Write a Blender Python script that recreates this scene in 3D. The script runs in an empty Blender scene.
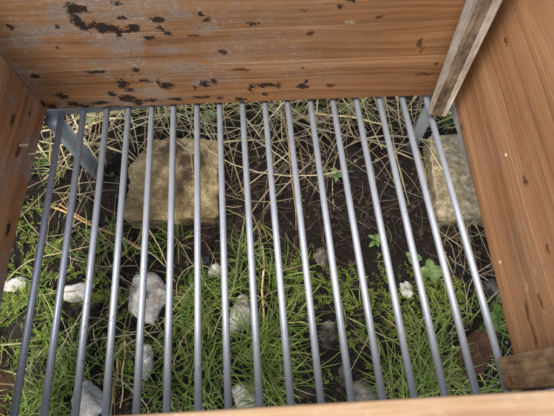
import bpy, math, random
import numpy as np
from mathutils import Matrix, Vector

random.seed(4); rng = np.random.default_rng(11)
sc = bpy.context.scene
col = sc.collection

# ------------------------------------------------------------------ camera
ZB = 0.125                       # height of the bar axis above the ground
F = 430.0                        # focal length in photo pixels (554 wide)
CAM = np.array([0.2519, 0.0, 0.3819 + ZB])
def _rot(a, b, c):
    ca, sa, cb, sb, cc, s_ = math.cos(a), math.sin(a), math.cos(b), math.sin(b), math.cos(c), math.sin(c)
    return (np.array([[cc, -s_, 0], [s_, cc, 0], [0, 0, 1]]) @ np.array([[1, 0, 0], [0, ca, -sa], [0, sa, ca]])
            @ np.array([[cb, -sb, 0], [sb, cb, 0], [0, 0, 1]]))
M3 = _rot(0.42874, -0.07926, -0.00822)
def ray(px, py): return M3 @ np.array([px - 277.0, -(py - 208.0), -F])
def at_z(px, py, z):
    d = ray(px, py); return CAM + d * ((z - CAM[2]) / d[2])
def at_plane(px, py, p0, n):
    d = ray(px, py); return CAM + d * (np.dot(p0 - CAM, n) / np.dot(d, n))
def to_px(X):
    q = (np.asarray(X) - CAM) @ M3
    return 277 + F * q[..., 0] / -q[..., 2], 208 - F * q[..., 1] / -q[..., 2]

cd = bpy.data.cameras.new('camera'); cam = bpy.data.objects.new('camera', cd); col.objects.link(cam)
cd.sensor_width = 36; cd.lens = F / 554 * 36; cd.clip_start = 0.01; cd.clip_end = 500
mw = Matrix(M3.tolist()).to_4x4(); mw.translation = Vector(CAM.tolist()); cam.matrix_world = mw
cd.dof.use_dof = True; cd.dof.focus_distance = 0.47; cd.dof.aperture_fstop = 12.0
sc.camera = cam

# ------------------------------------------------------------------ light
SUN_EL, SUN_AZ = math.radians(70), math.radians(240)      # azimuth clockwise from +Y
w = bpy.data.worlds.new('World'); sc.world = w; w.use_nodes = True
nt = w.node_tree; bg = nt.nodes['Background']
sky = nt.nodes.new('ShaderNodeTexSky'); sky.sky_type = 'NISHITA'; sky.sun_disc = False
sky.sun_elevation = SUN_EL; sky.sun_rotation = SUN_AZ; sky.dust_density = 4.0; sky.air_density = 1.0; sky.ozone_density = 0.6
nt.links.new(sky.outputs[0], bg.inputs[0]); bg.inputs[1].default_value = 0.15
sl = bpy.data.lights.new('sun', 'SUN'); sl.energy = 1.9; sl.angle = math.radians(26); sl.color = (1, .95, .87)
so = bpy.data.objects.new('sun', sl); col.objects.link(so)
sd = Vector((math.sin(SUN_AZ) * math.cos(SUN_EL), math.cos(SUN_AZ) * math.cos(SUN_EL), math.sin(SUN_EL)))
so.rotation_euler = sd.to_track_quat('Z', 'Y').to_euler(); so.location = (-2, -1.5, 4)
vs = sc.view_settings; vs.view_transform = 'Standard'; vs.look = 'None'; vs.gamma = 1.0; vs.exposure = 1.22
vs.use_curve_mapping = False

# ------------------------------------------------------------------ helpers
def S(r, g, b):
    f = lambda c: (c / 255 / 12.92) if c / 255 <= .04045 else ((c / 255 + .055) / 1.055) ** 2.4
    return (f(r), f(g), f(b), 1)
def tag(o, label, cat, group=None):
    o['label'] = label; o['category'] = cat
    if group: o['group'] = group
    return o
def mesh(name, V, Fs, mat=None, smooth=False):
    me = bpy.data.meshes.new(name); me.from_pydata([tuple(map(float, v)) for v in V], [], [tuple(map(int, f)) for f in Fs])
    for m in (mat if isinstance(mat, (list, tuple)) else [mat]):
        if m: me.materials.append(m)
    if smooth: me.polygons.foreach_set('use_smooth', [True] * len(me.polygons))
    me.update(); return me
def obj(name, me, parent=None):
    o = bpy.data.objects.new(name, me); col.objects.link(o)
    if parent: o.parent = parent
    return o
def empty(name, loc, rz=0):
    o = bpy.data.objects.new(name, None); col.objects.link(o); o.location = tuple(map(float, loc)); o.rotation_euler = (0, 0, rz)
    o.empty_display_size = .05
    return o
def quads_mesh(name, V, Q, mat, color=None, smooth=True):
    """V (n,3), Q (m,4) numpy; optional point colour attribute 'tint'"""
    me = bpy.data.meshes.new(name)
    me.vertices.add(len(V)); me.vertices.foreach_set('co', V.astype(np.float32).ravel())
    k = Q.shape[1]
    me.loops.add(Q.size); me.loops.foreach_set('vertex_index', Q.astype(np.int32).ravel())
    me.polygons.add(len(Q)); me.polygons.foreach_set('loop_start', np.arange(0, Q.size, k, dtype=np.int32))
    me.polygons.foreach_set('use_smooth', np.full(len(Q), smooth))
    me.update(calc_edges=True)
    if color is not None:
        at = me.attributes.new('tint', 'FLOAT_COLOR', 'POINT')
        c = np.ones((len(V), 4), np.float32); c[:, :3] = color; at.data.foreach_set('color', c.ravel())
    me.materials.append(mat); return me

# numpy value noise
_perm = np.random.default_rng(5).random((256, 256))
def vnoise(x, y):
    xi = np.floor(x).astype(int); yi = np.floor(y).astype(int); fx = x - xi; fy = y - yi
    fx = fx * fx * (3 - 2 * fx); fy = fy * fy * (3 - 2 * fy)
    g = lambda a, b: _perm[a & 255, b & 255]
    return (g(xi, yi) * (1 - fx) + g(xi + 1, yi) * fx) * (1 - fy) + (g(xi, yi + 1) * (1 - fx) + g(xi + 1, yi + 1) * fx) * fy
def fbm(x, y, o=4):
    s = 0; a = .5
    for i in range(o):
        s = s + a * vnoise(x * 2 ** i + 17.3 * i, y * 2 ** i + 9.1 * i); a *= .5
    return s / (1 - .5 ** o)
def gh(x, y):
    """ground height"""
    x = np.asarray(x, float); y = np.asarray(y, float)
    near = np.clip(1.6 - np.hypot(x - .22, y - .15), 0, 1)
    return ((fbm(x * 9, y * 9, 3) - .5) * .028 + near * ((fbm(x * 55, y * 55, 4) - .5) * .018 + np.clip(fbm(x * 150, y * 150, 3) - .55, 0, 1) * .02))
def ground(px, py):
    z = 0.0
    for _ in range(4):
        p = at_z(px, py, z); z = float(gh(p[0], p[1]))
    return p

# ------------------------------------------------------------------ node helpers
class N:
    def __init__(s, name):
        s.m = bpy.data.materials.new(name); s.m.use_nodes = True; s.t = s.m.node_tree
        s.b = s.t.nodes['Principled BSDF']; s.out = s.t.nodes['Material Output']
    def n(s, ty, **k):
        o = s.t.nodes.new(ty)
        for a, v in k.items(): setattr(o, a, v)
        return o
    def l(s, a, b): s.t.links.new(a, b)
    def put(s, sock, v):
        if hasattr(v, 'is_output'): s.l(v, sock)
        elif v is not None: sock.default_value = v
    def math(s, op, a, b=None, c=None, clamp=False):
        o = s.n('ShaderNodeMath', operation=op, use_clamp=clamp)
        for i, v in enumerate((a, b, c)): s.put(o.inputs[i], v)
        return o.outputs[0]
    def vmath(s, op, a, b=None, c=None):
        o = s.n('ShaderNodeVectorMath', operation=op)
        for i, v in enumerate((a, b, c)):
            if v is not None: s.put(o.inputs[i], v)
        return o.outputs['Value'] if op == 'LENGTH' else o.outputs[0]
    def noise(s, vec, scale, detail=4, rough=.55, dist=0):
        o = s.n('ShaderNodeTexNoise'); s.put(o.inputs['Vector'], vec)
        o.inputs['Scale'].default_value = scale; o.inputs['Detail'].default_value = detail
        o.inputs['Roughness'].default_value = rough; o.inputs['Distortion'].default_value = dist
        return o
    def ramp(s, fac, stops, interp='LINEAR'):
        o = s.n('ShaderNodeValToRGB'); o.color_ramp.interpolation = interp
        e = o.color_ramp.elements
        while len(e) < len(stops): e.new(.5)
        for el, (p, c) in zip(e, stops):
            el.position = p; el.color = c if hasattr(c, '__len__') else (c, c, c, 1)
        s.put(o.inputs[0], fac); return o.outputs[0]
    def mix(s, fac, a, b, blend='MIX'):
        o = s.n('ShaderNodeMix', data_type='RGBA', blend_type=blend)
        s.put(o.inputs[0], fac); s.put(o.inputs[6], a); s.put(o.inputs[7], b); return o.outputs[2]
    def bump(s, h, strength, dist, normal=None):
        o = s.n('ShaderNodeBump'); o.inputs['Strength'].default_value = strength; o.inputs['Distance'].default_value = dist
        s.put(o.inputs['Height'], h)
        if normal is not None: s.l(normal, o.inputs['Normal'])
        return o.outputs[0]
    def fin(s, color=None, rough=None, normal=None, metal=None, spec=None):
        if color is not None: s.put(s.b.inputs['Base Color'], color)
        if rough is not None: s.put(s.b.inputs['Roughness'], rough)
        if normal is not None: s.l(normal, s.b.inputs['Normal'])
        if metal is not None: s.put(s.b.inputs['Metallic'], metal)
        if spec is not None: s.b.inputs['Specular IOR Level'].default_value = spec
        return s.m

# ------------------------------------------------------------------ the box frame (local: origin = inner back-left corner at the bar level)
BOX_A = math.radians(-3.5)
BOX_O = np.array([0.0118, 0.3140, ZB + 0.0068])
BW, BD, BH, TH = 0.4404, 0.2985, 0.200, 0.020
_c, _s = math.cos(BOX_A), math.sin(BOX_A)
EU = np.array([_c, _s, 0]); EV = np.array([-_s, _c, 0])
def loc(p):
    d = np.asarray(p) - BOX_O; return np.array([d @ EU, d @ EV, d[2]])
def back_px(px, py): return loc(at_plane(px, py, BOX_O, EV))
def right_px(px, py): return loc(at_plane(px, py, BOX_O + EU * BW, EU))
def left_px(px, py): return loc(at_plane(px, py, BOX_O, EU))

def wood(name, axis, pal, marks=(), knots=(), pale=(), scuff=0.0, scuff_dir=None, rough=.5, across=None, smear=()):
    """stained pine; axis 0: grain along local x, 1: along local y, 2: along z.  marks: (position, radius along, radius across)"""
    m = N(name); tc = m.n('ShaderNodeTexCoord').outputs['Object']
    sx = m.n('ShaderNodeSeparateXYZ'); m.l(tc, sx.inputs[0])
    al = sx.outputs[axis]; ac = sx.outputs[across if across is not None else (2 if axis != 2 else 0)]
    at = m.n('ShaderNodeAttribute', attribute_type='OBJECT', attribute_name='tone').outputs['Fac']
    off = m.math('MULTIPLY', at, 7.31)
    cmb = m.n('ShaderNodeCombineXYZ'); m.l(al, cmb.inputs[0]); m.l(off, cmb.inputs[1]); m.l(ac, cmb.inputs[2])
    P = cmb.outputs[0]
    # slow meander of the rings
    wob = m.noise(m.vmath('MULTIPLY', P, (3.2, 1, 9)), 1, 3, .5).outputs[0]
    acw = m.math('ADD', ac, m.math('MULTIPLY', m.math('SUBTRACT', wob, .5), .030))
    c2 = m.n('ShaderNodeCombineXYZ'); m.l(al, c2.inputs[0]); m.l(off, c2.inputs[1]); m.l(acw, c2.inputs[2])
    Q = c2.outputs[0]
    band = m.noise(m.vmath('MULTIPLY', Q, (1.6, 1, 85)), 1, 3, .6).outputs[0]
    ring = m.noise(m.vmath('MULTIPLY', Q, (2.2, 1, 330)), 1, 3, .6).outputs[0]
    fib = m.noise(m.vmath('MULTIPLY', P, (40, 1, 1500)), 1, 3, .7).outputs[0]
    big = m.noise(m.vmath('MULTIPLY', P, (6, 1, 14)), 1, 3, .5).outputs[0]
    f = m.math('ADD', m.math('MULTIPLY', band, .44), m.math('MULTIPLY', ring, .42))
    f = m.math('ADD', f, m.math('MULTIPLY', fib, .28))
    f = m.math('SUBTRACT', f, .05)
    f = m.math('ADD', f, m.math('MULTIPLY', m.math('SUBTRACT', big, .5), .30))
    f = m.math('ADD', f, m.math('MULTIPLY', m.math('SUBTRACT', at, .5), .16))
    c = m.ramp(f, [(.30, pal[0]), (.46, pal[1]), (.60, pal[2]), (.76, pal[3])])
    # thin resinous lines
    lines = m.ramp(m.noise(m.vmath('MULTIPLY', Q, (1.2, 1, 160)), 1, 2, .5).outputs[0], [(.60, 0), (.70, 1)])
    c = m.mix(m.math('MULTIPLY', lines, .33), c, pal[0])
    rgh = rough; hgt = m.math('ADD', m.math('MULTIPLY', fib, .35), m.math('MULTIPLY', ring, .9))
    # ragged-edge coordinates for stains
    nz = m.noise(tc, 120, 4, .7).outputs['Color']
    W = m.vmath('MULTIPLY_ADD', m.vmath('SUBTRACT', nz, (.5, .5, .5)), tuple(.022 if i == axis else .010 for i in range(3)), tc)
    nz2 = m.noise(tc, 420, 4, .75).outputs['Color']
    W = m.vmath('MULTIPLY_ADD', m.vmath('SUBTRACT', nz2, (.5, .5, .5)), (.006, .006, .006), W)
    def field(lst):
        d = None
        for p, ra, rc in lst:
            ra *= 1.05; rc *= 1.15
            s_ = [1 / rc] * 3; s_[axis] = 1 / ra
            if axis != 0: s_[0] = 0.0 if axis == 1 else s_[0]
            if axis == 0: s_[1] = 0.0
            L = m.vmath('LENGTH', m.vmath('MULTIPLY_ADD', W, tuple(s_), tuple(-p[i] * s_[i] for i in range(3))))
            d = L if d is None else m.math('MINIMUM', d, L)
        return d
    fine = m.noise(tc, 330, 4, .7).outputs[0]
    if scuff > 0:
        sv = m.noise(m.vmath('MULTIPLY', P, (1, 1, 1.5)), 17, 6, .66).outputs[0]
        sp = m.noise(tc, 210, 5, .75, .6).outputs[0]
        amt = m.math('MULTIPLY', m.ramp(sv, [(.45, 0), (.60, 1)]), scuff)
        if scuff_dir: amt = m.math('MULTIPLY', amt, m.ramp(m.math('MULTIPLY_ADD', sx.outputs[scuff_dir[0]], scuff_dir[1], scuff_dir[2]), [(0, 0), (1, 1)]))
        c = m.mix(m.math('MULTIPLY', amt, .62), c, S(146, 136, 124))
        fl = m.math('MULTIPLY', amt, m.ramp(sp, [(.55, 0), (.60, 1)]))
        c = m.mix(m.math('MULTIPLY', fl, .75), c, S(196, 184, 164))
    stk = m.noise(m.vmath('MULTIPLY', P, (55, 1, 520)), 1, 4, .7).outputs[0]
    if smear:
        d = m.math('ADD', field(smear), m.math('MULTIPLY', m.math('SUBTRACT', m.noise(tc, 60, 6, .75).outputs[0], .5), 4.0))
        d = m.math('ADD', d, m.math('MULTIPLY', m.math('SUBTRACT', stk, .5), 1.2))
        c = m.mix(m.ramp(d, [(.30, .60), (1.6, 0)]), c, m.ramp(fine, [(.35, S(112, 102, 92)), (.7, S(162, 152, 138))]))
    if knots:
        d = m.math('ADD', field(knots), m.math('MULTIPLY', m.math('SUBTRACT', fine, .5), .5))
        c = m.mix(m.ramp(d, [(.55, .9), (1.1, 0)]), c, S(74, 32, 16))
        halo = m.ramp(d, [(.9, .45), (2.4, 0)])
        c = m.mix(halo, c, pal[0])
    if pale:
        d = m.math('ADD', field(pale), m.math('MULTIPLY', m.math('SUBTRACT', fine, .5), 1.6))
        c = m.mix(m.ramp(d, [(.75, .7), (1.15, 0)]), c, S(168, 148, 116))
    if marks:
        d = m.math('ADD', field(marks), m.math('MULTIPLY', m.math('SUBTRACT', fine, .5), 1.5))
        d = m.math('ADD', d, m.math('MULTIPLY', m.math('SUBTRACT', stk, .5), 2.4))
        mk = m.ramp(d, [(.72, 1), (1.14, 0)])
        c = m.mix(m.ramp(d, [(.85, .55), (2.6, 0)]), c, S(74, 58, 45))
        c = m.mix(m.math('MULTIPLY', mk, .93), c, m.ramp(fine, [(.35, S(14, 11, 9)), (.7, S(50, 38, 29))]))
        hgt = m.math('ADD', hgt, m.math('MULTIPLY', mk, 1.2))
        rgh = m.mix(mk, (rough,) * 3 + (1,), (.75, .75, .75, 1))
    # tiny pits and scratches everywhere
    pit = m.ramp(m.noise(m.vmath('MULTIPLY', P, (.5, 1, 1)), 420, 2, .5).outputs[0], [(.24, 1), (.29, 0)])
    c = m.mix(m.math('MULTIPLY', pit, .5), c, S(45, 26, 14))
    return m.fin(c, rgh, m.bump(hgt, .45, .0006), spec=.35)

def P4(a, b, c, d): return [S(*a), S(*b), S(*c), S(*d)]
PINE = P4((84, 54, 32), (134, 94, 59), (158, 115, 75), (192, 154, 112))
PINE_R = P4((98, 62, 37), (142, 100, 65), (161, 119, 81), (194, 155, 116))
def bm_(l): # pixel marks on the back wall
    r = []
    for px, py, rx, ry in l:
        p = back_px(px, py); a = back_px(px + rx, py); b = back_px(px, py - ry)
        r.append((p, abs(a[0] - p[0]), abs(b[2] - p[2])))
    return r
def rm_(l, fn):
    r = []
    for px, py, ra, rc in l:                       # radii in mm for the side walls
        r.append((fn(px, py), ra / 1000, rc / 1000))
    return r
MARKS = [(75,8,9,5),(72,14,5,5),(76,20,4,8),(88,29,4,4),(97,27,5,2),(104,28,9,4.5),(118,32,6,6),(84,9,5,4),(115,3,4,1.8),(57,27,4,2),(10,27,2.5,3),
 (58,48,3,1.5),(35,76,5,2),(95,72,10,1.7),(62,96,6,3.3),(41,103,5,3),(53,107,5,2.6),(112,94,4,3),(121,18,4,2),(133,27,6,4.5),(158,20,6,2.6),
 (161,29,6,3),(167,33,4,2),(150,37,4,2.4),(201,14,4,3),(208,19,5,2),(223,52,6,2),(122,84,6,5),(143,80,6,1.6),(127,98,10,3),(139,102,5,3),(167,86,8,3),(158,82,3,2),
 (135,70,3.5,2),(204,84,6,2.6),(214,81,3,2.2),(201,97,9,1.2),(240,99,6,2),(253,24,8,1.6),(266,85,13,1.6),(252,89,2.5,5),(302,86,5,2.6),(306,82,3,2),
 (278,85,3,3),(303,69,3,1.2),(341,6,4,2.4),(115,107,8,1.6),(85,106,6,1.6),(265,94,3,1.5),(350,0,3,2),(30,105,4,2),(82,25,5,5),(92,25,7,2.4),(111,28,6,3.5),(126,31,4,2.4),(100,103,9,1.8),(75,104,6,2.2),(152,100,8,1.6),(176,99,7,1.6),(130,90,5,2)]
KNOTS = [(195,36,8,1.2),(310,33,4,2.6),(331,85,7,1.8),(303,10,3,1.4),(380,17,3,1.8),(420,43,3.2,4),(421,50,1.8,4),(436,64,2.2,2),(220,98,3,2),(424,74,9,1.2),(196,88,3,2.5),(240,70,12,1)]
PALE = [(351,22,7,2)]
W_back = wood('pine_back', 0, PINE, bm_(MARKS), bm_(KNOTS), bm_(PALE), 1.0, (0, -3.2, 1.15), .55, smear=bm_([(60,14,26,8),(118,14,30,7),(28,42,18,7),(128,46,26,8),(98,64,30,5),(185,68,22,7),(170,50,24,6),(178,12,16,7),(205,30,14,6),(55,28,24,4),(200,84,14,5),(150,92,20,4)]))
W_right = wood('pine_right', 1, PINE_R, (), rm_([(525,180,5,2.6),(506,42,2.5,2),(462,128,4,2),(540,300,9,1.5),(527,310,9,2),(534,335,10,1.6),(548,250,3,1.6)], right_px),
               rm_([(506,155,1.2,1),(500,262,2.2,2.2),(503,275,1.5,1.2),(527,287,6,1.6),(511,190,1.2,1),(535,270,5,1.2),(545,312,2,3)], right_px), .12, None, .48)
W_left = wood('pine_left', 1, P4((112, 70, 40), (160, 112, 70), (182, 134, 88), (208, 168, 124)), rm_([(12,120,5,2),(30,112,6,1.5),(8,230,8,1.5)], left_px), rm_([(18,150,9,3)], left_px), (), .85, None, .6, smear=rm_([(12,100,10,6),(10,170,12,5)], left_px))
RAW = wood('raw_pine', 0, P4((82, 60, 40), (128, 100, 70), (152, 126, 92), (184, 162, 130)), (), (), (), .35, None, .7, across=1)

# ------------------------------------------------------------------ ground
def mat_soil():
    m = N('soil'); tc = m.n('ShaderNodeTexCoord').outputs['Object']
    a = m.noise(tc, 26, 6, .6).outputs[0]; b = m.noise(tc, 330, 6, .78).outputs[0]; g = m.noise(tc, 3.2, 4, .6).outputs[0]
    c = m.ramp(b, [(.3, S(13, 10, 8)), (.50, S(32, 25, 19)), (.70, S(74, 60, 46))])
    c = m.mix(m.ramp(a, [(.54, 0), (.72, .5)]), c, S(56, 51, 46))
    gx = m.n('ShaderNodeVectorMath', operation='DISTANCE'); m.l(tc, gx.inputs[0]); gx.inputs[1].default_value = (.22, .15, 0)
    far = m.ramp(m.math('MULTIPLY', gx.outputs['Value'], .5), [(.35, 0), (.7, 1)])
    c = m.mix(m.math('MULTIPLY', far, m.ramp(g, [(.35, .5), (.6, 1)])), c, S(70, 84, 36))
    return m.fin(c, .9, m.bump(b, 1.0, .006), spec=.25)
SOIL = mat_soil()
gx = np.concatenate([-.35 - np.geomspace(90, .006, 36), np.arange(-.35, .85, .0025), .85 + np.geomspace(.006, 90, 36)])
gy = np.concatenate([-.2 - np.geomspace(90, .006, 36), np.arange(-.2, .75, .0025), .75 + np.geomspace(.006, 90, 36)])
GX, GY = np.meshgrid(gx, gy)
GV = np.stack([GX, GY, gh(GX, GY)], -1).reshape(-1, 3)
nx, ny = len(gx), len(gy); ii = (np.arange(ny - 1)[:, None] * nx + np.arange(nx - 1)[None]).ravel()
g = obj('ground', quads_mesh('ground', GV, np.stack([ii, ii + 1, ii + 1 + nx, ii + nx], 1), SOIL)); g['kind'] = 'structure'

# ------------------------------------------------------------------ metal stand
def mat_metal(name, base, rough, dirt):
    m = N(name); tc = m.n('ShaderNodeTexCoord').outputs['Object']
    seed = m.n('ShaderNodeObjectInfo').outputs['Random']
    v = m.vmath('ADD', tc, m.vmath('SCALE', (13, 7, 5)) if False else (0, 0, 0))
    cx = m.n('ShaderNodeCombineXYZ'); m.l(m.math('MULTIPLY', seed, 3.0), cx.inputs[0]); v = m.vmath('ADD', tc, cx.outputs[0])
    n1 = m.noise(v, 90, 5, .65).outputs[0]; n2 = m.noise(v, 420, 3, .6).outputs[0]; n3 = m.noise(v, 12, 4, .6).outputs[0]
    c = m.mix(m.ramp(n3, [(.35, 0), (.7, .35)]), base, tuple(x * .78 for x in base[:3]) + (1,))
    sp = m.math('MULTIPLY', m.ramp(n2, [(.60, 0), (.66, 1)]), m.ramp(n1, [(.52, 0), (.62, 1)]))
    sp = m.math('MULTIPLY', sp, m.ramp(n3, [(.42, .1), (.58, 1)]))
    c = m.mix(m.math('MULTIPLY', m.ramp(n1, [(.56, 0), (.75, .5)]), m.ramp(n3, [(.5, 0), (.65, 1)])), c, S(120, 112, 100))
    c = m.mix(m.math('MULTIPLY', sp, dirt), c, S(58, 50, 44))
    r = m.ramp(n1, [(.3, rough - .08), (.7, rough + .14)])
    return m.fin(c, r, m.bump(n2, .12, .0006), metal=.50, spec=.6)
BAR = mat_metal('grey_bar_paint', S(164, 172, 184), .43, 1.0)
FRAME = mat_metal('grey_frame_paint', S(176, 181, 184), .45, .7)

stand = empty('metal_stand', (.2205, .12, 0))
tag(stand, 'grey metal stand with seventeen round bars lying beneath the wooden box', 'stand')
SO = np.array([.2205, .12, 0])
def tube(pts, rad, seg=12, cap=True):
    pts = [np.asarray(p, float) for p in pts]; V = []; Fs = []
    rad = rad if hasattr(rad, '__len__') else [rad] * len(pts)
    prev = None
    for i, p in enumerate(pts):
        t = pts[min(i + 1, len(pts) - 1)] - pts[max(i - 1, 0)]; t = t / (np.linalg.norm(t) + 1e-9)
        a = np.cross(t, (0, 0, 1) if abs(t[2]) < .9 else (1, 0, 0)) if prev is None else prev - t * (prev @ t)
        a /= np.linalg.norm(a); prev = a; b = np.cross(t, a)
        for k in range(seg):
            an = 2 * math.pi * k / seg; V.append(p + rad[i] * (math.cos(an) * a + math.sin(an) * b))
    for i in range(len(pts) - 1):
        for k in range(seg):
            k2 = (k + 1) % seg; Fs.append((i * seg + k, i * seg + k2, (i + 1) * seg + k2, (i + 1) * seg + k))
    if cap: Fs += [tuple(range(seg))[::-1], tuple(range((len(pts) - 1) * seg, len(pts) * seg))]
    return V, Fs
def rbox(x0, x1, y0, y1, z0, z1, b=.0015):
    """box with chamfered edges"""
    V = []; Fs = []
    import itertools
    C = [(x0, x1), (y0, y1), (z0, z1)]
    idx = {}
    for s in itertools.product((0, 1), repeat=3):
        for ax in range(3):
            p = [C[i][s[i]] + (0 if i == ax else (b if s[i] == 0 else -b)) for i in range(3)]
            idx[s, ax] = len(V); V.append(p)
    for ax in range(3):
        o1, o2 = [(1, 2), (2, 0), (0, 1)][ax]
        for sgn in (0, 1):
            q = []
            for (u, v) in ((0, 0), (1, 0), (1, 1), (0, 1)):
                s = [0] * 3; s[ax] = sgn; s[o1] = u; s[o2] = v; q.append(idx[tuple(s), ax])
            Fs.append(tuple(q) if sgn else tuple(q[::-1]))
    for ax in range(3):                                      # edges along ax
        o1, o2 = [(1, 2), (2, 0), (0, 1)][ax]
        for u in (0, 1):
            for v in (0, 1):
                a = [0] * 3; a[o1] = u; a[o2] = v; bq = list(a); bq[ax] = 1; a = tuple(a); bq = tuple(bq)
                q = (idx[a, o1], idx[bq, o1], idx[bq, o2], idx[a, o2])
                Fs.append(q if (u != v) else q[::-1])
    for s in itertools.product((0, 1), repeat=3):
        t = (idx[s, 0], idx[s, 1], idx[s, 2]); Fs.append(t if sum(s) % 2 else t[::-1])
    return V, Fs
YF, YR = -.040, .3132            # inner edges of front / rear rail
XL, XR = -.0065, .4503          # inner edges of the side rails
RW = .013
Vb, Fb = tube([(0, YF - .004 - SO[1], 0), (0, YR + .004 - SO[1], 0)], .0032, 20)
bar_me = mesh('bar', Vb, Fb, BAR, True)
for i in range(1, 18):
    o = obj('bar', bar_me, stand); o.location = (.025 * i - SO[0] + random.uniform(-.0005, .0005), 0, ZB + random.uniform(-.0004, .0004))
    o.rotation_euler = (0, random.uniform(0, 6), random.uniform(-.0018, .0018))
def sbox(name, x0, x1, y0, y1, z0, z1, b=.0018, m=FRAME):
    V, Fs = rbox(x0 - SO[0], x1 - SO[0], y0 - SO[1], y1 - SO[1], z0, z1, b); return obj(name, mesh(name, V, Fs, m), stand)
sbox('rail', XL - RW, XR + RW, YR, YR + RW, ZB - .0065, ZB + .0065)
sbox('rail', XL - RW, XR + RW, YF - RW, YF, ZB - .0065, ZB + .0065)
sbox('rail', XL - RW, XL, YF + .0002, YR - .0002, ZB - .0065, ZB + .0062)
sbox('rail', XR, XR + RW, YF + .0002, YR - .0002, ZB - .0065, ZB + .0062)
for (x, y) in ((.0135, YR - .005), (.4425, YR - .012), (.0085, YF - .002), (.4415, YF - .002)):
    V, Fs = tube([(x - SO[0], y - SO[1], -.02), (x - SO[0], y - SO[1], ZB - .004)], .0096 if x < .2 else .0072, 24)
    obj('leg', mesh('leg', V, Fs, FRAME, True), stand)

# ------------------------------------------------------------------ wooden box
box = empty('wooden_box', BOX_O, BOX_A)
tag(box, 'bottomless stained pine box with dark mould spots standing on grey metal bars', 'box')
def plank(rng3, m, tone, rawtop=False, label=None):
    V, Fs = rbox(*rng3, b=.00022)
    me = mesh('plank', V, Fs, [m, RAW] if rawtop else m)
    if rawtop:
        for p in me.polygons:
            if p.normal.z > .5: p.material_index = 1
    o = obj('plank', me, box); o['tone'] = tone
    if label: o['label'] = label
    return o
zj = [0, back_px(385, 84)[2] if False else .0105, back_px(388, 57)[2], back_px(330, 25)[2], BH]
zj[1] = None; zj = [z for z in zj if z is not None]
print('joints', zj)
def wall(kind, m, joints, tones, labels=None):
    for k in range(len(joints) - 1):
        z0, z1 = joints[k] + (.00018 if k else 0), joints[k + 1] - .00018
        pr = 0.0
        e = .0008
        if kind == 'back': r = (-TH - .001, BW + TH + .001, 0 + pr, TH, z0, z1)
        elif kind == 'front': r = (-TH - .25, BW + TH - .215, -TH, -pr, z0, z1)
        elif kind == 'left': r = (-TH, -pr, -BD - .008, -e, z0, z1)
        else: r = (BW + pr, BW + TH, -BD + .007, -e, z0, z1)
        o = plank(r, m, tones[k], k == len(joints) - 2, labels[k] if labels else None)
        if kind == 'front': o.location = (.2185, -.3009, 0); o.rotation_euler = (0, 0, math.radians(2))
wall('back', W_back, zj, (.50, .42, .62), ('lowest back plank, dark residue along its foot', 'middle back plank, long resin crack', 'top back plank with black mould blotches'))
wall('right', W_right, [0, .0115, .072, .137, BH], (.15, .5, .62, .45))
wall('left', W_left, [0, .069, .135, BH], (.35, .5, .4))
wall('front', W_right, [0, .066, .133, BH], (.5, .6, .45))

# corner battens -------------------------------------------------------------
def weathered(name, a, b, c, dark, amount):
    m = N(name); tc = m.n('ShaderNodeTexCoord').outputs['Object']
    g1 = m.noise(m.vmath('MULTIPLY', tc, (420, 420, 24)), 1, 4, .65).outputs[0]
    sp = m.noise(m.vmath('MULTIPLY', tc, (1, 1, .55)), 85, 6, .68).outputs[0]
    ft = m.noise(tc, 480, 4, .7).outputs[0]
    cc = m.ramp(g1, [(.28, a), (.5, b), (.74, c)])
    cc = m.mix(m.math('MULTIPLY', m.ramp(sp, [(.36, 1), (.60, 0)]), amount), cc, m.ramp(ft, [(.35, dark), (.7, tuple(min(1, 2.6 * x) for x in dark[:3]) + (1,))]))
    return m.fin(cc, .8, m.bump(m.math('ADD', g1, ft), .5, .0008), spec=.2)
GREYW = weathered('grey_weathered_wood', S(118, 108, 97), S(158, 149, 137), S(188, 180, 169), S(78, 66, 54), .5)
DARKW = weathered('dark_mildew_wood', S(90, 74, 56), S(126, 107, 84), S(156, 137, 112), S(44, 35, 26), .9)
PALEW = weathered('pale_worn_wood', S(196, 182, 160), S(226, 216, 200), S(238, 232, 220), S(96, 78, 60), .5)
BROWNW = weathered('brown_mildew_wood', S(128, 100, 70), S(170, 138, 100), S(192, 162, 124), S(66, 52, 39), .75)
RUSTW = weathered('rust_spot_wood', S(120, 72, 40), S(160, 96, 52), S(170, 120, 76), S(60, 40, 26), .5)
def ywall(px, py, y): return at_plane(px, py, np.array([0, y, 0]), np.array([0, 1., 0]))
def lerp_to(b, t, z):
    k = (z - b[2]) / (t[2] - b[2]); return b + (t - b) * k
zb_ = BOX_O[2] + .004
B1, B2, B3 = at_z(430.5, 115.5, zb_), at_z(441, 117, zb_), at_z(446.5, 116.5, zb_)
B0 = at_z(427.5, 112.5, zb_)
T0, T1, T2, T3 = ywall(467, 0, .282), ywall(477.5, 0, .266), ywall(493.5, 0, .258), ywall(503, 0, .262)
ztop = BOX_O[2] + BH - .004
secs = []
for z in (zb_, zb_ + .06, zb_ + .12, ztop):
    s_ = [lerp_to(b, t, z) for b, t in ((B0, T0), (B1, T1), (B2, T2), (B3, T3))]
    bk = 0.2862
    q3 = s_[3].copy(); q3 = q3 + np.array([.001, .010, 0]); q0 = s_[0] + np.array([.002, .006, 0])
    secs.append(s_ + [q3, q0])
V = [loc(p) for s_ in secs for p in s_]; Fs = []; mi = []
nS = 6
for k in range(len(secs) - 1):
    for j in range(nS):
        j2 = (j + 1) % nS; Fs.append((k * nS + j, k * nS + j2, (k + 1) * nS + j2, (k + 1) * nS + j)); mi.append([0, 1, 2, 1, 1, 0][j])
Fs += [tuple(range(nS))[::-1], tuple(range((len(secs) - 1) * nS, len(secs) * nS))]; mi += [1, 1]
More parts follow.
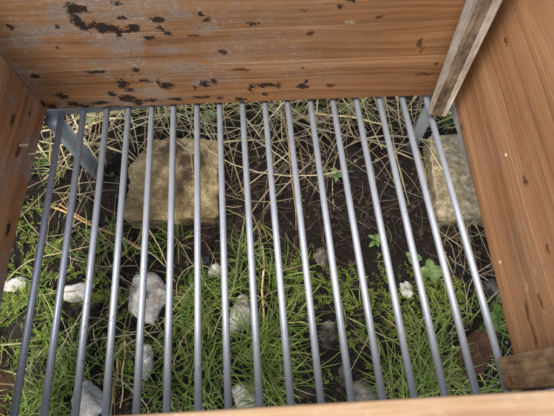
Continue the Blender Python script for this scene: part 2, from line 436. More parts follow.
me = mesh('batten', V, Fs, [GREYW, DARKW, PALEW])
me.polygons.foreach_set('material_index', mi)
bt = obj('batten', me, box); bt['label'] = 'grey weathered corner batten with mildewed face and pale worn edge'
bv = bt.modifiers.new('edge', 'BEVEL'); bv.width = .0008; bv.segments = 2; bv.limit_method = 'ANGLE'; bv.angle_limit = .3
# front batten
q = loc(at_z(497, 358, zb_)); q2 = loc(at_z(507, 392, zb_))
V, Fs = rbox(q[0], q[0] + .022, -BD + .0062, q[1], .004, BH - .006, .0012)
b2 = obj('batten', mesh('batten', V, Fs, BROWNW), box); b2['label'] = 'brown mildewed batten with a rusty spot'
V, Fs = tube([(q[0] - .0006, (q[1] - BD) / 2 - .001, .020), (q[0] + .003, (q[1] - BD) / 2 - .001, .020)], .0028, 10)
obj('nail', mesh('nail', V, Fs, RUSTW), b2)
# nails / splinters in the walls
NAILM = weathered('pale_splinter', S(150, 128, 98), S(196, 176, 144), S(214, 198, 170), S(110, 84, 58), .3)
for (px, py, L, r) in ((20, 145.5, .008, .0016), (29, 154, .008, .0013)):
    p = left_px(px, py); V, Fs = tube([p - np.array([.004, 0, 0]), p + np.array([L * .5, 0, 0]), p + np.array([L, .0008, -.0005])], [r, r, r * .7], 8)
    obj('splinter', mesh('splinter', V, Fs, NAILM), box)
for (px, py) in ((500, 262), (506, 155)):
    p = right_px(px, py); V, Fs = tube([p + np.array([.003, 0, 0]), p - np.array([.0008, 0, 0])], .0013, 10)
    obj('nail', mesh('nail', V, Fs, NAILM), box)

# ------------------------------------------------------------------ stones and blocks
def mat_stone(name, a, b, c, dirt, amount, scale=60, bump=.002, stain=()):
    m = N(name); tc = m.n('ShaderNodeTexCoord').outputs['Object']
    oi = m.n('ShaderNodeObjectInfo').outputs['Random']
    cx = m.n('ShaderNodeCombineXYZ'); m.l(m.math('MULTIPLY', oi, 5.0), cx.inputs[0]); v = m.vmath('ADD', tc, cx.outputs[0])
    n1 = m.noise(v, scale, 6, .65).outputs[0]; n2 = m.noise(v, scale * 7, 4, .7).outputs[0]; n3 = m.noise(v, scale * .6, 5, .6).outputs[0]
    n4 = m.noise(v, 950, 3, .7).outputs[0]
    cc = m.ramp(m.math('ADD', m.math('ADD', m.math('MULTIPLY', n1, .40), m.math('MULTIPLY', n2, .30)), m.math('MULTIPLY', n4, .30)), [(.39, a), (.5, b), (.61, c)])
    cc = m.mix(m.math('MULTIPLY', m.ramp(n3, [(.42, 1), (.60, 0)]), amount), cc, dirt)
    cc = m.mix(m.ramp(n4, [(.30, .8), (.40, 0)]), cc, dirt)
    if stain:
        wv = m.vmath('MULTIPLY_ADD', m.vmath('SUBTRACT', m.noise(tc, 55, 5, .7).outputs['Color'], (.5, .5, .5)), (1.6 * stain[0][2], 1.6 * stain[0][2], 0), tc); d = None
        for (x, y, ra, rb) in stain:
            L = m.vmath('LENGTH', m.vmath('MULTIPLY_ADD', wv, (1 / ra, 1 / rb, 0), (-x / ra, -y / rb, 0))); d = L if d is None else m.math('MINIMUM', d, L)
        cc = m.mix(m.ramp(m.math('ADD', d, m.math('MULTIPLY', m.math('SUBTRACT', n2, .5), 1.2)), [(.4, .85), (1.5, 0)]), cc, S(56, 43, 31))
    return m.fin(cc, .9, m.bump(m.math('ADD', m.math('ADD', n1, n2), m.math('MULTIPLY', n4, .6)), .8, bump), spec=.2)
CHALK = mat_stone('chalk_stone', S(160, 157, 148), S(205, 203, 196), S(230, 229, 224), S(96, 84, 68), .55)
CHALK_D = mat_stone('dirty_chalk', S(140, 134, 122), S(192, 188, 178), S(224, 221, 213), S(84, 68, 52), .8, 60, .002, [(.001, .002, .008, .010)])
GREYST = mat_stone('grey_clod', S(62, 57, 52), S(104, 99, 92), S(150, 146, 140), S(36, 30, 25), .95)
DARKST = mat_stone('dark_clod', S(22, 18, 15), S(42, 35, 29), S(66, 57, 48), S(20, 15, 11), .6)
BROWNST = mat_stone('brown_clod', S(48, 33, 22), S(74, 52, 35), S(98, 72, 50), S(34, 25, 18), .7)
SAND = mat_stone('sandstone', S(88, 74, 50), S(154, 136, 96), S(204, 190, 150), S(74, 60, 42), .75, 40, .004, [(.012, .022, .014, .016), (.02, .0, .012, .02), (.008, -.018, .008, .014), (-.002, .042, .03, .012), (.036, .02, .01, .02)])
CONC = mat_stone('gravel_concrete', S(88, 78, 58), S(172, 156, 118), S(228, 216, 182), S(84, 74, 54), .45, 150, .004)
SHARD = mat_stone('dead_leaf_brown', S(58, 40, 28), S(92, 62, 42), S(146, 96, 60), S(38, 29, 23), .7)

import bmesh
def ico(sub=3):
    b = bmesh.new(); bmesh.ops.create_icosphere(b, subdivisions=sub, radius=1)
    V = np.array([v.co[:] for v in b.verts]); Fq = [tuple(v.index for v in f.verts) for f in b.faces]; b.free(); return V, Fq
ICO3 = ico(3); ICO4 = ico(4)
def stone(name, px, py, rx, ry, hz, m, label, cat='stone', rot=0, seed=0, rough=.75, facet=.0, group=None, lift=None):
    lift = (-.15 if m in (GREYST, DARKST, BROWNST) else .35) if lift is None else lift
    p = ground(px, py); k = 1 / (F / np.linalg.norm(CAM - p))     # metres per pixel at that depth
    V0, Fq = ICO4; V = V0.copy(); rx *= 1.0; ry *= 1.0; r = np.random.default_rng(seed + int(px * 7 + py))
    for _ in range(3):                                            # chip planes
        n = r.normal(size=3); n /= np.linalg.norm(n); d = r.uniform(.62, .95)
        s_ = V @ n; V -= np.clip(s_ - d, 0, None)[:, None] * n[None] * (.85)
    o1, o2 = r.random(2) * 50
    disp = 1 + rough * (fbm(V[:, 0] * 1.7 + o1 + V[:, 2], V[:, 1] * 1.7 + o2 - V[:, 2], 4) - .5) + .55 * rough * (fbm(V[:, 0] * 5 + o2 + V[:, 2] * 4, V[:, 1] * 5 + o1 - V[:, 2] * 3, 5) - .5)
    V = V * disp[:, None] * np.array([rx * k, ry * k * 1.08, hz])
    c, s_ = math.cos(rot), math.sin(rot); V = np.stack([V[:, 0] * c - V[:, 1] * s_, V[:, 0] * s_ + V[:, 1] * c, V[:, 2]], 1)
    o = obj(name, mesh(name, V, Fq, m, True)); o.location = (p[0], p[1], p[2] + hz * lift)
    return tag(o, label, cat, group)
stone('stone', 149, 299, 17, 21, .012, CHALK_D, 'largest pale dirty stone, lying in grass in front of the sandstone block', rot=.3)
stone('stone', 240, 316, 11, 17, .013, CHALK, 'long white stone lying in the deep green grass by the upright dry stalk', rot=-.35)
stone('stone', 147, 362, 7, 14, .010, CHALK, 'narrow white stone next to the pair of split dry stalks', rot=.1)
stone('stone', 90, 402, 12, 16, .012, CHALK, 'grey-white stone partly under the front wall rim left of the split stalks', rot=.2)
stone('stone', 80, 293, 15, 8, .009, CHALK, 'flat white stone beside the large dirty pale stone', rot=.1)
stone('stone', 17, 285, 10, 5, .007, CHALK, 'small flat pale stone close to the dark left wall foot', rot=.25)
stone('stone', 246, 396, 10, 11, .012, CHALK, 'rounded pale stone in grass at the foot of the front wall', rot=.8)
stone('stone', 216, 272, 8, 6, .007, CHALK, 'small white stone touching the crumpled black plastic scrap', rot=.7)
stone('stone', 269, 266, 6, 8, .007, GREYST, 'small grey stone touching the upright dry stalk')
stone('stone', 323, 257, 9, 9, .008, GREYST, 'lumpy grey stone at the edge of the bare dark soil')
stone('stone', 406, 291, 6, 8, .009, CHALK, 'small whitish stone at the edge of the feathery moss', rot=.2)
stone('stone', 363, 395, 14, 11, .012, GREYST, 'rough grey stone against the front wall in bare soil')
stone('stone', 328, 334, 8, 13, .008, GREYST, 'grey crumbly stone lying on the bare soil strip', rot=-.2)
stone('stone', 343, 371, 5, 6, .006, GREYST, 'little grey stone between the crumbly stone and the rough one')
stone('stone', 491, 293, 7, 12, .010, GREYST, 'grey stone under the right wall foot among dry stems', rot=-.4)
stone('stone', 345, 215, 9, 6, .007, DARKST, 'dark dirty stone in the bare soil near the curled seedling')
stone('soil_clod', 5, 390, 14, 17, .016, BROWNST, 'round brown clod at the foot of the left wall', 'clod')
stone('soil_clod', 25, 330, 14, 13, .012, DARKST, 'dark earth clod among short grass by the left wall', 'clod')
stone('soil_clod', 92, 312, 9, 6, .008, DARKST, 'dark earth clod just in front of the flat white stone', 'clod', rot=.5)
stone('soil_clod', 38, 372, 11, 10, .010, DARKST, 'dark earth clod beside the round brown clod', 'clod')
stone('soil_clod', 304, 392, 12, 8, .010, DARKST, 'dark earth clod by the front wall in the bare soil strip', 'clod')

def slab(name, corners, top, bot, m, label, seed, chip=None, n=40, amp=.006):
    """rough block: quad outline (4 xy corners), densely meshed sides and top, worn edges"""
    r = np.random.default_rng(seed); c = np.array(corners, float); V = []; idx = {}
    Fq = []; g_ = n
    bmx = bmesh.new(); bmesh.ops.create_cube(bmx, size=2); bmesh.ops.subdivide_edges(bmx, edges=bmx.edges[:], cuts=g_, use_grid_fill=True)
    V = np.array([v.co[:] for v in bmx.verts]); Fq = [tuple(v.index for v in f.verts) for f in bmx.faces]; bmx.free()
    # round the cube edges
    e = .10; core = np.clip(V, -1 + e, 1 - e); d = V - core; L = np.linalg.norm(d, axis=1, keepdims=True); V = core + np.where(L > 1e-6, d / np.maximum(L, 1e-6) * np.minimum(L, e), 0)
    u = (V[:, :1] + 1) / 2; v = (V[:, 1:2] + 1) / 2
    XY = (c[0] * (1 - u) + c[1] * u) * (1 - v) + (c[3] * (1 - u) + c[2] * u) * v
    Z = bot + (V[:, 2] + 1) / 2 * (top - bot)
    o1, o2 = r.random(2) * 90
    nz = fbm(XY[:, 0] * 60 + o1 + Z * 40, XY[:, 1] * 60 + o2 + Z * 55, 4) - .5
    nz2 = fbm(XY[:, 0] * 260 + o2 + Z * 140, XY[:, 1] * 260 + o1 + Z * 155, 3) - .5
    cen = c.mean(0); dr = XY - cen; dr /= np.maximum(np.linalg.norm(dr, axis=1, keepdims=True), 1e-6)
    XY = XY + dr * (nz * amp * 1.5 * (np.abs(V[:, :2]).max(1) > .75))[:, None]
    Z = Z + (nz * amp * 1.6 + nz2 * amp * .5) * (V[:, 2] > 0)
    if chip is not None:
        for (p0, nrm) in chip:
            s_ = (np.c_[XY, Z] - p0) @ nrm; k = np.clip(s_, 0, None)
            q_ = np.c_[XY, Z] - k[:, None] * nrm; XY, Z = q_[:, :2], q_[:, 2]
    Vw = np.c_[XY, Z]; o0 = np.array([cen[0], cen[1], bot]); me = mesh(name, Vw - o0, Fq, m, True)
    o = obj(name, me); o.location = tuple(o0); return tag(o, label, 'block')
zt = .026
cor = [at_z(123, 220, zt)[:2], at_z(218, 217, zt)[:2], at_z(219, 138, zt)[:2], at_z(134, 138, zt)[:2]]
ch = at_z(128, 168, zt); nrm = np.array([-.80, .58, .15]); nrm /= np.linalg.norm(nrm)
slab('sandstone_block', cor, zt, -.02, SAND, 'yellowish sandstone block with a broad dark stain, half buried in straw', 3, [(ch, nrm)])
cor = [at_z(438, 220, zt)[:2], at_z(512, 216, zt)[:2], at_z(496, 129, zt)[:2], at_z(428, 136, zt)[:2]]
slab('concrete_block', cor, zt, -.02, CONC, 'sandy yellow concrete block partly under the right wall of the box', 8, None, amp=.0035)

# dark broad stain of the sandstone is soil scraped onto it ------------------
def dead_leaf():
    p = ground(467, 354); nu, nv = 34, 22; u = np.linspace(0, 1, nu); v = np.linspace(-1, 1, nv); U, Vv = np.meshgrid(u, v)
    wd = .019 * np.sin(np.pi * np.clip(U, .02, .98)) ** .6 * (1 + .28 * (fbm(U * 7 + 3, np.sign(Vv) * 2 + 5, 3) - .5))
    X = (U - .5) * .050; Y = Vv * wd
    Z = .004 + .010 * np.clip(Vv, 0, 1) ** 2 * (U > .0) + .016 * np.clip(U - .62, 0, 1) ** 1.2 + .007 * (fbm(U * 4 + 1, Vv * 2.4 + 7, 4) - .5) - .0018 * np.exp(-(Vv / .06) ** 2)
    ii = (np.arange(nv - 1)[:, None] * nu + np.arange(nu - 1)[None]).ravel()
    me = quads_mesh('dead_leaf', np.stack([X, Y, Z], -1).reshape(-1, 3), np.stack([ii, ii + 1, ii + 1 + nu, ii + nu], 1), SHARD)
    o = obj('dead_leaf', me); o.location = (p[0], p[1], p[2] + .012); o.rotation_euler = (.15, -.1, 1.0)
    md = o.modifiers.new('thick', 'SOLIDIFY'); md.thickness = .0007
    tag(o, 'large curled brown dead leaf lying in grass under crossed dry blades', 'leaf')
dead_leaf()

def sheet():  # small crumpled near-black sheet lying on the ground
    m = N('black_sheet'); tc = m.n('ShaderNodeTexCoord').outputs['Object']
    n1 = m.noise(tc, 90, 4, .6).outputs[0]
    m.fin(m.ramp(n1, [(.3, S(22, 23, 26)), (.7, S(52, 54, 58))]), .32, m.bump(n1, .5, .003))
    p = ground(206, 270); n = 26; u = np.linspace(-1, 1, n); U, Vv = np.meshgrid(u, u)
    R = 1 + .35 * (fbm(np.arctan2(Vv, U) * 1.5 + 5, U * 0 + 3, 3) - .5)
    X = U * .016 * R; Y = Vv * .017 * R; Z = np.abs(fbm(U * 2.6 + 4, Vv * 2.6 + 8, 4) - .5) * .035 + .003 - .006 * (U ** 2 + Vv ** 2)
    ii = (np.arange(n - 1)[:, None] * n + np.arange(n - 1)[None]).ravel()
    me = quads_mesh('sheet_scrap', np.stack([X, Y, Z], -1).reshape(-1, 3), np.stack([ii, ii + 1, ii + 1 + n, ii + n], 1), m.m, None, False)
    o = obj('sheet_scrap', me); o.location = (p[0], p[1], p[2] + .004); sd_ = o.modifiers.new('thick', 'SOLIDIFY'); sd_.thickness = .0012
    tag(o, 'crumpled black plastic scrap in front of the bare soil', 'scrap')
sheet()

# ------------------------------------------------------------------ vegetation
def mat_tint(name, rough, transl, spec=.3):
    m = N(name); at = m.n('ShaderNodeAttribute', attribute_name='tint').outputs['Color']
    tc = m.n('ShaderNodeTexCoord').outputs['Object']; n = m.noise(tc, 300, 3, .6).outputs[0]
    c = m.mix(.5, at, m.mix(n, (0, 0, 0, 1), (1.6, 1.6, 1.6, 1)), 'MULTIPLY')
    m.fin(c, rough, spec=spec)
    if transl:
        tr = m.n('ShaderNodeBsdfTranslucent'); m.put(tr.inputs[0], c); mx = m.n('ShaderNodeMixShader'); mx.inputs[0].default_value = transl
        m.l(m.b.outputs[0], mx.inputs[1]); m.l(tr.outputs[0], mx.inputs[2]); m.l(mx.outputs[0], m.out.inputs[0])
    return m.m
GRASS = mat_tint('grass_blade', .42, .35, .45); STRAW = mat_tint('straw', .6, .12, .35); CRUMB = mat_tint('crumb', .95, 0, .15); MOSS = mat_tint('moss', .7, .25, .2)

def blades(base, ang, length, width, lean, curl, tint, seg=5, zoff=-.002, tipdry=.0):
    """curved tapering grass blades, vectorised. base (n,3)"""
    n = len(base); t = np.linspace(0, 1, seg + 1)[None]                       # (1,s)
    th = lean[:, None] + curl[:, None] * t                                     # angle from vertical along the blade
    ds = (length / seg)[:, None]
    rr = np.cumsum(np.sin(th) * ds, 1) - np.sin(th[:, :1]) * ds; zz = np.cumsum(np.cos(th) * ds, 1) - np.cos(th[:, :1]) * ds
    tw = rng.normal(0, .35, n)[:, None] * t
    dx, dy = np.cos(ang[:, None] + tw), np.sin(ang[:, None] + tw)
    X = base[:, :1] + dx * rr; Y = base[:, 1:2] + dy * rr
    Z = base[:, 2:3] + zoff + zz
    gz = gh(X, Y) + .0012 + .004 * rng.random(n)[:, None] * t; Z = np.where(t > .15, np.maximum(Z, gz), Z)
    wd = width[:, None] * np.clip(1.15 * (1 - t) ** .7 * (.65 + .9 * t), .04, 1) * .5
    sxv, syv = -dy, dx
    roll = rng.normal(0, .5, n)[:, None]
    L = np.stack([X + sxv * wd * np.cos(roll), Y + syv * wd * np.cos(roll), Z + wd * np.sin(roll)], -1); R = np.stack([X - sxv * wd * np.cos(roll), Y - syv * wd * np.cos(roll), Z - wd * np.sin(roll)], -1)
    V = np.stack([L, R], 2).reshape(-1, 3); s2 = 2 * (seg + 1)
    b0 = np.arange(n)[:, None] * s2 + np.arange(seg)[None] * 2; b0 = b0.ravel()
    Q = np.stack([b0, b0 + 1, b0 + 3, b0 + 2], 1)
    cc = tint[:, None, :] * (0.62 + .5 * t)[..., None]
    dry = np.array([.42, .34, .17]); k = np.clip((t - .72) / .28, 0, 1)[..., None] * (rng.random(n) < tipdry)[:, None, None]
    cc = cc * (1 - k) + dry * k
    return V, Q, np.repeat(cc, 2, 1).reshape(-1, 3)
def merge(parts):
    Vs, Qs, Cs, o = [], [], [], 0
    for V, Q, C in parts: Vs.append(V); Qs.append(Q + o); Cs.append(C); o += len(V)
    return np.concatenate(Vs), np.concatenate(Qs), np.concatenate(Cs)

# where grass grows: (px, py, radius x, radius y, density, blade length mm)
LUSH = [(440,112,30,14,.35,30),(150,112,60,10,.3,28),(300,112,60,10,.25,26),(60,160,20,30,.25,28),(245,350,46,75,.95,48),(215,300,34,40,.7,40),(425,365,42,45,1.0,52),(395,345,18,40,.6,45),(50,372,42,46,.5,40),(110,330,36,55,.4,28),(170,385,34,40,.8,45),
        (60,300,45,35,.45,30),(25,232,22,24,.5,30),(105,252,50,16,.6,32),(165,238,45,14,.8,34),(225,255,24,14,.7,36),(502,322,14,50,.8,34),(380,243,16,10,.7,28),
        (296,285,12,28,.35,32),(455,395,45,14,.8,40),(280,390,20,25,.6,45),(130,410,60,20,.7,40),(95,122,26,12,.35,30),(212,118,12,14,.5,26),(352,112,14,10,.4,26),(20,405,30,20,.6,45),(348,315,18,26,.25,26)]
def lush(px, py):
    d = np.zeros_like(px); L = np.full_like(px, 30.)
    for cx, cy, rx, ry, wgt, ln in LUSH:
        k = wgt * np.exp(-(((px - cx) / rx) ** 2 + ((py - cy) / ry) ** 2) ** 1.5); L = np.where(k > d, ln, L); d = np.maximum(d, k)
    return d, L
def scatter(n, x0, x1, y0, y1):
    p = np.stack([rng.uniform(x0, x1, n), rng.uniform(y0, y1, n)], 1); return np.c_[p, gh(p[:, 0], p[:, 1])]
STONES = [(o.location.x, o.location.y, max(o.dimensions.x, o.dimensions.y) * .42) for o in col.objects if o.name.startswith(('stone', 'soil_clod', 'dead_leaf'))]
bpy.context.view_layer.update()
STONES = [(o.location.x, o.location.y, max(o.dimensions.x, o.dimensions.y) * .40) for o in col.objects if o.name.split('.')[0] in ('stone', 'soil_clod', 'dead_leaf', 'sheet_scrap')]
BLOCKS = [((o.location.x, o.location.y), (o.dimensions.x * .5, o.dimensions.y * .5)) for o in col.objects if o.name in ('sandstone_block', 'concrete_block')]
def clear(p, pad=0.0):
    ok = np.ones(len(p), bool)
    for x, y, r in STONES: ok &= np.hypot(p[:, 0] - x, p[:, 1] - y) > r + pad
    for (x, y), (a, b) in BLOCKS: ok &= (np.abs(p[:, 0] - x) > a + pad) | (np.abs(p[:, 1] - y) > b + pad)
    return ok
# tufts
P = scatter(24000, -.32, .80, -.18, .72)
px, py = to_px(P); dens, LN = lush(px, py)
inpic = (px > -15) & (px < 569) & (py > 85) & (py < 440)
dens = np.where(inpic, dens, .5); patch = fbm(P[:, 0] * 18, P[:, 1] * 18, 3)
keep = (rng.random(len(P)) < dens * np.clip(.05 + 3.0 * (patch - .33), .02, 1.3)) & clear(P, .008)
P = P[keep]; LN = LN[keep]
parts = []
GC = 1.25 * np.array([[.10, .19, .024], [.15, .25, .035], [.205, .275, .055], [.06, .12, .018], [.27, .30, .09]])
def add_tufts(P, LN, kmin, kmax, wmin, wmax):
    k = rng.integers(kmin, kmax + 1, len(P)); rep = np.repeat(np.arange(len(P)), k); n = len(rep)
    base = P[rep] + np.c_[rng.normal(0, .0035, (n, 2)), np.zeros(n)]
    hd = rng.uniform(0, 6.28, len(P))[rep]; ang = hd + rng.normal(0, 1.1, n)
    length = LN[rep] / 1000 * rng.uniform(.45, 1.3, n); width = rng.uniform(wmin, wmax, n)
    tint = GC[rng.integers(0, len(GC), len(P))[rep]] * .6 + GC[rng.integers(0, len(GC), n)] * .4; tint = tint * rng.uniform(.75, 1.25, n)[:, None]
    dead = rng.random(n) < .10; tint[dead] = np.array([.30, .24, .11]) * rng.uniform(.7, 1.2, dead.sum())[:, None]
    parts.append(blades(base, ang, length, width, rng.uniform(.15, .9, n), rng.uniform(.3, 1.3, n), tint, 5, tipdry=.12))
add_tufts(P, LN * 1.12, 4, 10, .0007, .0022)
far = scatter(5200, -1.2, 1.7, -1.1, 1.6); f2 = (far[:, 0] < -.3) | (far[:, 0] > .78) | (far[:, 1] < -.16) | (far[:, 1] > .7)
add_tufts(far[f2], np.full(f2.sum(), 55.), 6, 10, .002, .004)
V, Q, C = merge(parts)
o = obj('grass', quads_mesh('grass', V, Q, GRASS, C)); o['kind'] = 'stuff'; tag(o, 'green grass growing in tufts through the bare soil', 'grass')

# moss / feathery ground cover
MOSSB = [(430,300,30,26,1.),(405,318,26,22,.8),(90,330,70,60,.7),(35,240,25,30,.4),(60,380,50,40,.5),(345,300,26,30,.35),(350,350,30,40,.4),(140,350,40,50,.5),(180,330,25,40,.4),(490,325,18,40,.7),(95,255,45,15,.5),(385,300,14,30,.5),(300,300,20,40,.3),(350,112,18,8,.6),(20,300,25,40,.6)]
P = scatter(42000, -.12, .60, -.1, .50); px, py = to_px(P); d = np.zeros(len(P))
for cx, cy, rx, ry, wgt in MOSSB: d = np.maximum(d, wgt * np.exp(-(((px - cx) / rx) ** 2 + ((py - cy) / ry) ** 2) ** 1.5))
keep = (rng.random(len(P)) < d * np.clip(3.2 * (fbm(P[:, 0] * 30, P[:, 1] * 30, 3) - .36), 0, 1)) & clear(P, .0); P = P[keep]
k = 9; rep = np.repeat(np.arange(len(P)), k); n = len(rep)
step = np.tile(np.arange(k), len(P)); hd = rng.uniform(0, 6.28, len(P))
stem = rng.uniform(.008, .022, len(P)); sl_ = stem[rep] * step / k
base = P[rep].copy(); base[:, 0] += np.cos(hd[rep]) * sl_ * .8; base[:, 1] += np.sin(hd[rep]) * sl_ * .8; base[:, 2] += .002 + sl_ * .55
ang = hd[rep] + np.where(step % 2, 1, -1) * rng.uniform(.5, 1.2, n)
mc = np.array([.22, .28, .05])[None] * rng.uniform(.55, 1.35, len(P))[rep][:, None] * rng.uniform(.8, 1.2, (n, 3))
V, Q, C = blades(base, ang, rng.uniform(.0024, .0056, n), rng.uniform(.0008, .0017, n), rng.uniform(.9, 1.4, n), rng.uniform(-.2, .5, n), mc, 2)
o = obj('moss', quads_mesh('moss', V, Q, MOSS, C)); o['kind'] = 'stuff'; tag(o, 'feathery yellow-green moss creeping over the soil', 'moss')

# straw litter, roots
def stalks(P, ang, length, rad, tint, z0, z1, bend, seg=10, sides=4):
    n = len(P); t = np.linspace(0, 1, seg + 1)[None]
    a = ang[:, None] + bend[:, None] * (t - .5) + rng.normal(0, .16, (n, 1)) * np.sin(t * 9 + rng.uniform(0, 6, (n, 1)))
    ds = (length / seg)[:, None]
    X = P[:, :1] + np.cumsum(np.cos(a) * ds, 1) - (np.cos(ang) * length / 2)[:, None]; Y = P[:, 1:2] + np.cumsum(np.sin(a) * ds, 1) - (np.sin(ang) * length / 2)[:, None]
    Z = np.maximum(gh(X, Y) + rad[:, None] * .8, gh(P[:, 0], P[:, 1])[:, None] + z0[:, None] * (1 - t) + z1[:, None] * t + (np.minimum(length, .1) * .16 * rng.random(n))[:, None] * np.sin(t * math.pi))
    nx_, ny_ = -np.sin(a), np.cos(a); rr = rad[:, None] * (1 - .45 * t)
    ring = []
    for s_ in range(sides):
        q_ = 2 * math.pi * s_ / sides; ring.append(np.stack([X + nx_ * rr * math.cos(q_), Y + ny_ * rr * math.cos(q_), Z + rr * .75 * math.sin(q_)], -1))
    V = np.stack(ring, 2).reshape(-1, 3)
    b0 = (np.arange(n)[:, None] * (seg + 1) + np.arange(seg)[None]).ravel() * sides
    Q = np.concatenate([np.stack([b0 + s_, b0 + (s_ + 1) % sides, b0 + sides + (s_ + 1) % sides, b0 + sides + s_], 1) for s_ in range(sides)])
    return V, Q, np.repeat(tint, (seg + 1) * sides, 0)
SC = .88 * np.array([[.52, .42, .22], [.60, .50, .29], [.44, .34, .16], [.35, .26, .13], [.66, .58, .38]])
def straw_set(n, region, lmin, lmax, rmin, rmax, zmax, pal=SC, dark=1.0, prefer=None):
    P = scatter(n * 5, *region[:4]); px, py = to_px(P); k = np.zeros(len(P))
    for cx, cy, rx, ry, wgt in region[4]: k = np.maximum(k, wgt * np.exp(-(((px - cx) / rx) ** 2 + ((py - cy) / ry) ** 2) ** 2))
    if region[5] is not None: k = np.maximum(k, np.where((P[:, 1] > region[5]), .8, 0))
    k = k * np.clip(3.2 * (fbm(P[:, 0] * 14 + 3, P[:, 1] * 22, 3) - .30), .08, 1)
    P = P[(rng.random(len(P)) < k)][:n]; n = len(P)
    ang = rng.uniform(0, 6.28, n) if prefer is None else rng.normal(prefer, .9, n)
    L = rng.uniform(lmin, lmax, n) ** 1.0
    return stalks(P, ang, L, rng.uniform(rmin, rmax, n), pal[rng.integers(0, len(pal), n)] * rng.uniform(.6, 1.15, n)[:, None] * dark, rng.uniform(0, zmax, n), rng.uniform(0, zmax, n), rng.normal(0, .6, n) + (rng.random(n) < .25) * rng.normal(0, 1.3, n))
pA = straw_set(850, (-.2, .75, .25, .75, [(250,110,180,22,1.),(90,128,40,26,.7),(430,105,60,26,1.),(320,135,70,14,.5)], .42), .10, .45, .00025, .0009, .035)
pB = straw_set(330, (-.1, .6, -.05, .4, [(75,200,35,50,.5),(340,150,90,24,.5),(120,330,110,80,.35),(470,240,25,60,.9),(240,330,80,70,.25),(465,365,30,28,.8),(330,340,60,60,.3)], None), .03, .14, .0003, .0009, .012)
BR = np.array([[.08, .055, .033], [.12, .085, .05], [.05, .033, .02], [.18, .14, .085]])
pC = straw_set(360, (0, .55, .0, .4, [(310,205,110,50,1.),(70,180,50,50,.7),(340,320,50,70,.6),(470,260,26,60,.8),(80,300,60,60,.2)], None), .02, .10, .00025, .0007, .012, BR)
P = scatter(5000, -.15, .70, -.03, .62); px, py = to_px(P); k = np.zeros(len(P))
for cx, cy, rx, ry, wgt in [(250,108,200,24,.3),(85,150,40,50,.2),(430,110,60,30,.3),(110,310,100,80,.05),(470,250,26,70,.3),(465,365,30,28,.4),(330,140,80,20,.3)]:
    k = np.maximum(k, wgt * np.exp(-(((px - cx) / rx) ** 2 + ((py - cy) / ry) ** 2) ** 2))
P = P[(rng.random(len(P)) < k) & clear(P, 0)]; n = len(P)
tn = SC[rng.integers(0, len(SC), n)] * rng.uniform(.5, 1.1, n)[:, None]
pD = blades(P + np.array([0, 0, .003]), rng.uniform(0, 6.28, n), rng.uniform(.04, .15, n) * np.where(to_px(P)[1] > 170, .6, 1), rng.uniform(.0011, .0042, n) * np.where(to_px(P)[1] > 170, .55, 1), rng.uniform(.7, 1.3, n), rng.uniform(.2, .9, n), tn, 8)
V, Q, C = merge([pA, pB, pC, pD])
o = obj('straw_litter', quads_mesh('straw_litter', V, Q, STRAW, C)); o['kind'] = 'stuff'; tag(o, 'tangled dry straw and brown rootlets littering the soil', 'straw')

# soil crumbs
V0, F0 = ico(1); F0 = np.array(F0)
P = scatter(15000, -.15, .65, -.1, .6); P = P[clear(P, -.003)]; n = len(P)
r = .0005 + .0034 * rng.random(n) ** 8 + .0008 * rng.random(n)
CV = (V0[None] * (r[:, None, None] * rng.uniform(.6, 1.3, (n, len(V0), 1))) * np.array([1, 1, .7])) + (P + np.c_[np.zeros((n, 2)), r * .3])[:, None]
CQ = (F0[None] + (np.arange(n) * len(V0))[:, None, None]).reshape(-1, 3)
cc = np.array([.026, .020, .015])[None] * rng.uniform(.4, 2.4, n)[:, None]; lt = rng.random(n) < .015; cc[lt] = np.array([.20, .18, .15]) * rng.uniform(.6, 1.3, lt.sum())[:, None]
o = obj('soil_crumbs', quads_mesh('soil_crumbs', CV.reshape(-1, 3), CQ, CRUMB, np.repeat(cc, len(V0), 0), False)); o['kind'] = 'stuff'; tag(o, 'loose dark soil crumbs and grit strewn on the ground', 'soil')

# ------------------------------------------------------------------ single dry stalks one can pick out
def mat_plain(name, a, b, rough=.6):
    m = N(name); tc = m.n('ShaderNodeTexCoord').outputs['Object']; n = m.noise(m.vmath('MULTIPLY', tc, (1, 1, 1)), 160, 4, .65).outputs[0]
    return m.fin(m.ramp(n, [(.35, a), (.65, b)]), rough, spec=.3)
DRY = mat_plain('dry_stalk', S(166, 138, 88), S(212, 190, 142)); DRYB = mat_plain('brown_stalk', S(134, 98, 58), S(182, 146, 96))
def stalk(a, b, r, za, zb, label, m=DRY, sag=.0, kink=0):
    A = ground(*a); B = ground(*b); A = at_z(*a, A[2] + za); B = at_z(*b, B[2] + zb)
    pts = []
    d = B - A; sd_ = np.array([-d[1], d[0], 0]); sd_ /= np.linalg.norm(sd_)
    for t in np.linspace(0, 1, 9):
        p = A + d * t + sd_ * (kink * math.sin(t * math.pi) + .0012 * math.sin(t * 11 + a[0])); p[2] = max(p[2] + sag * math.sin(t * math.pi), gh(p[0], p[1]) + r * .6); pts.append(p)
    o0 = pts[0].copy(); V, Fs = tube([p - o0 for p in pts], [r * (1 - .35 * i / 8) for i in range(9)], 8)
    o = obj('dry_stalk', mesh('dry_stalk', V, Fs, m, True)); o.location = tuple(o0)
    return tag(o, label, 'stalk', 'dry stalks on the ground')
stalk((50, 206), (150, 252), .0016, .006, .004, 'long tan dry stalk crossing below the sandstone block', DRYB, .004)
stalk((60, 204), (132, 262), .0011, .004, .002, 'thin tan dry stalk forking from the long one near the left wall', DRYB, .004, .004)
stalk((263, 246), (263, 336), .0015, .012, .004, 'straight upright pale stalk in the grass near the long white stone', DRY)
stalk((121, 343), (113, 403), .0017, .008, .003, 'tan half of a split dry stalk pair in short grass', DRYB)
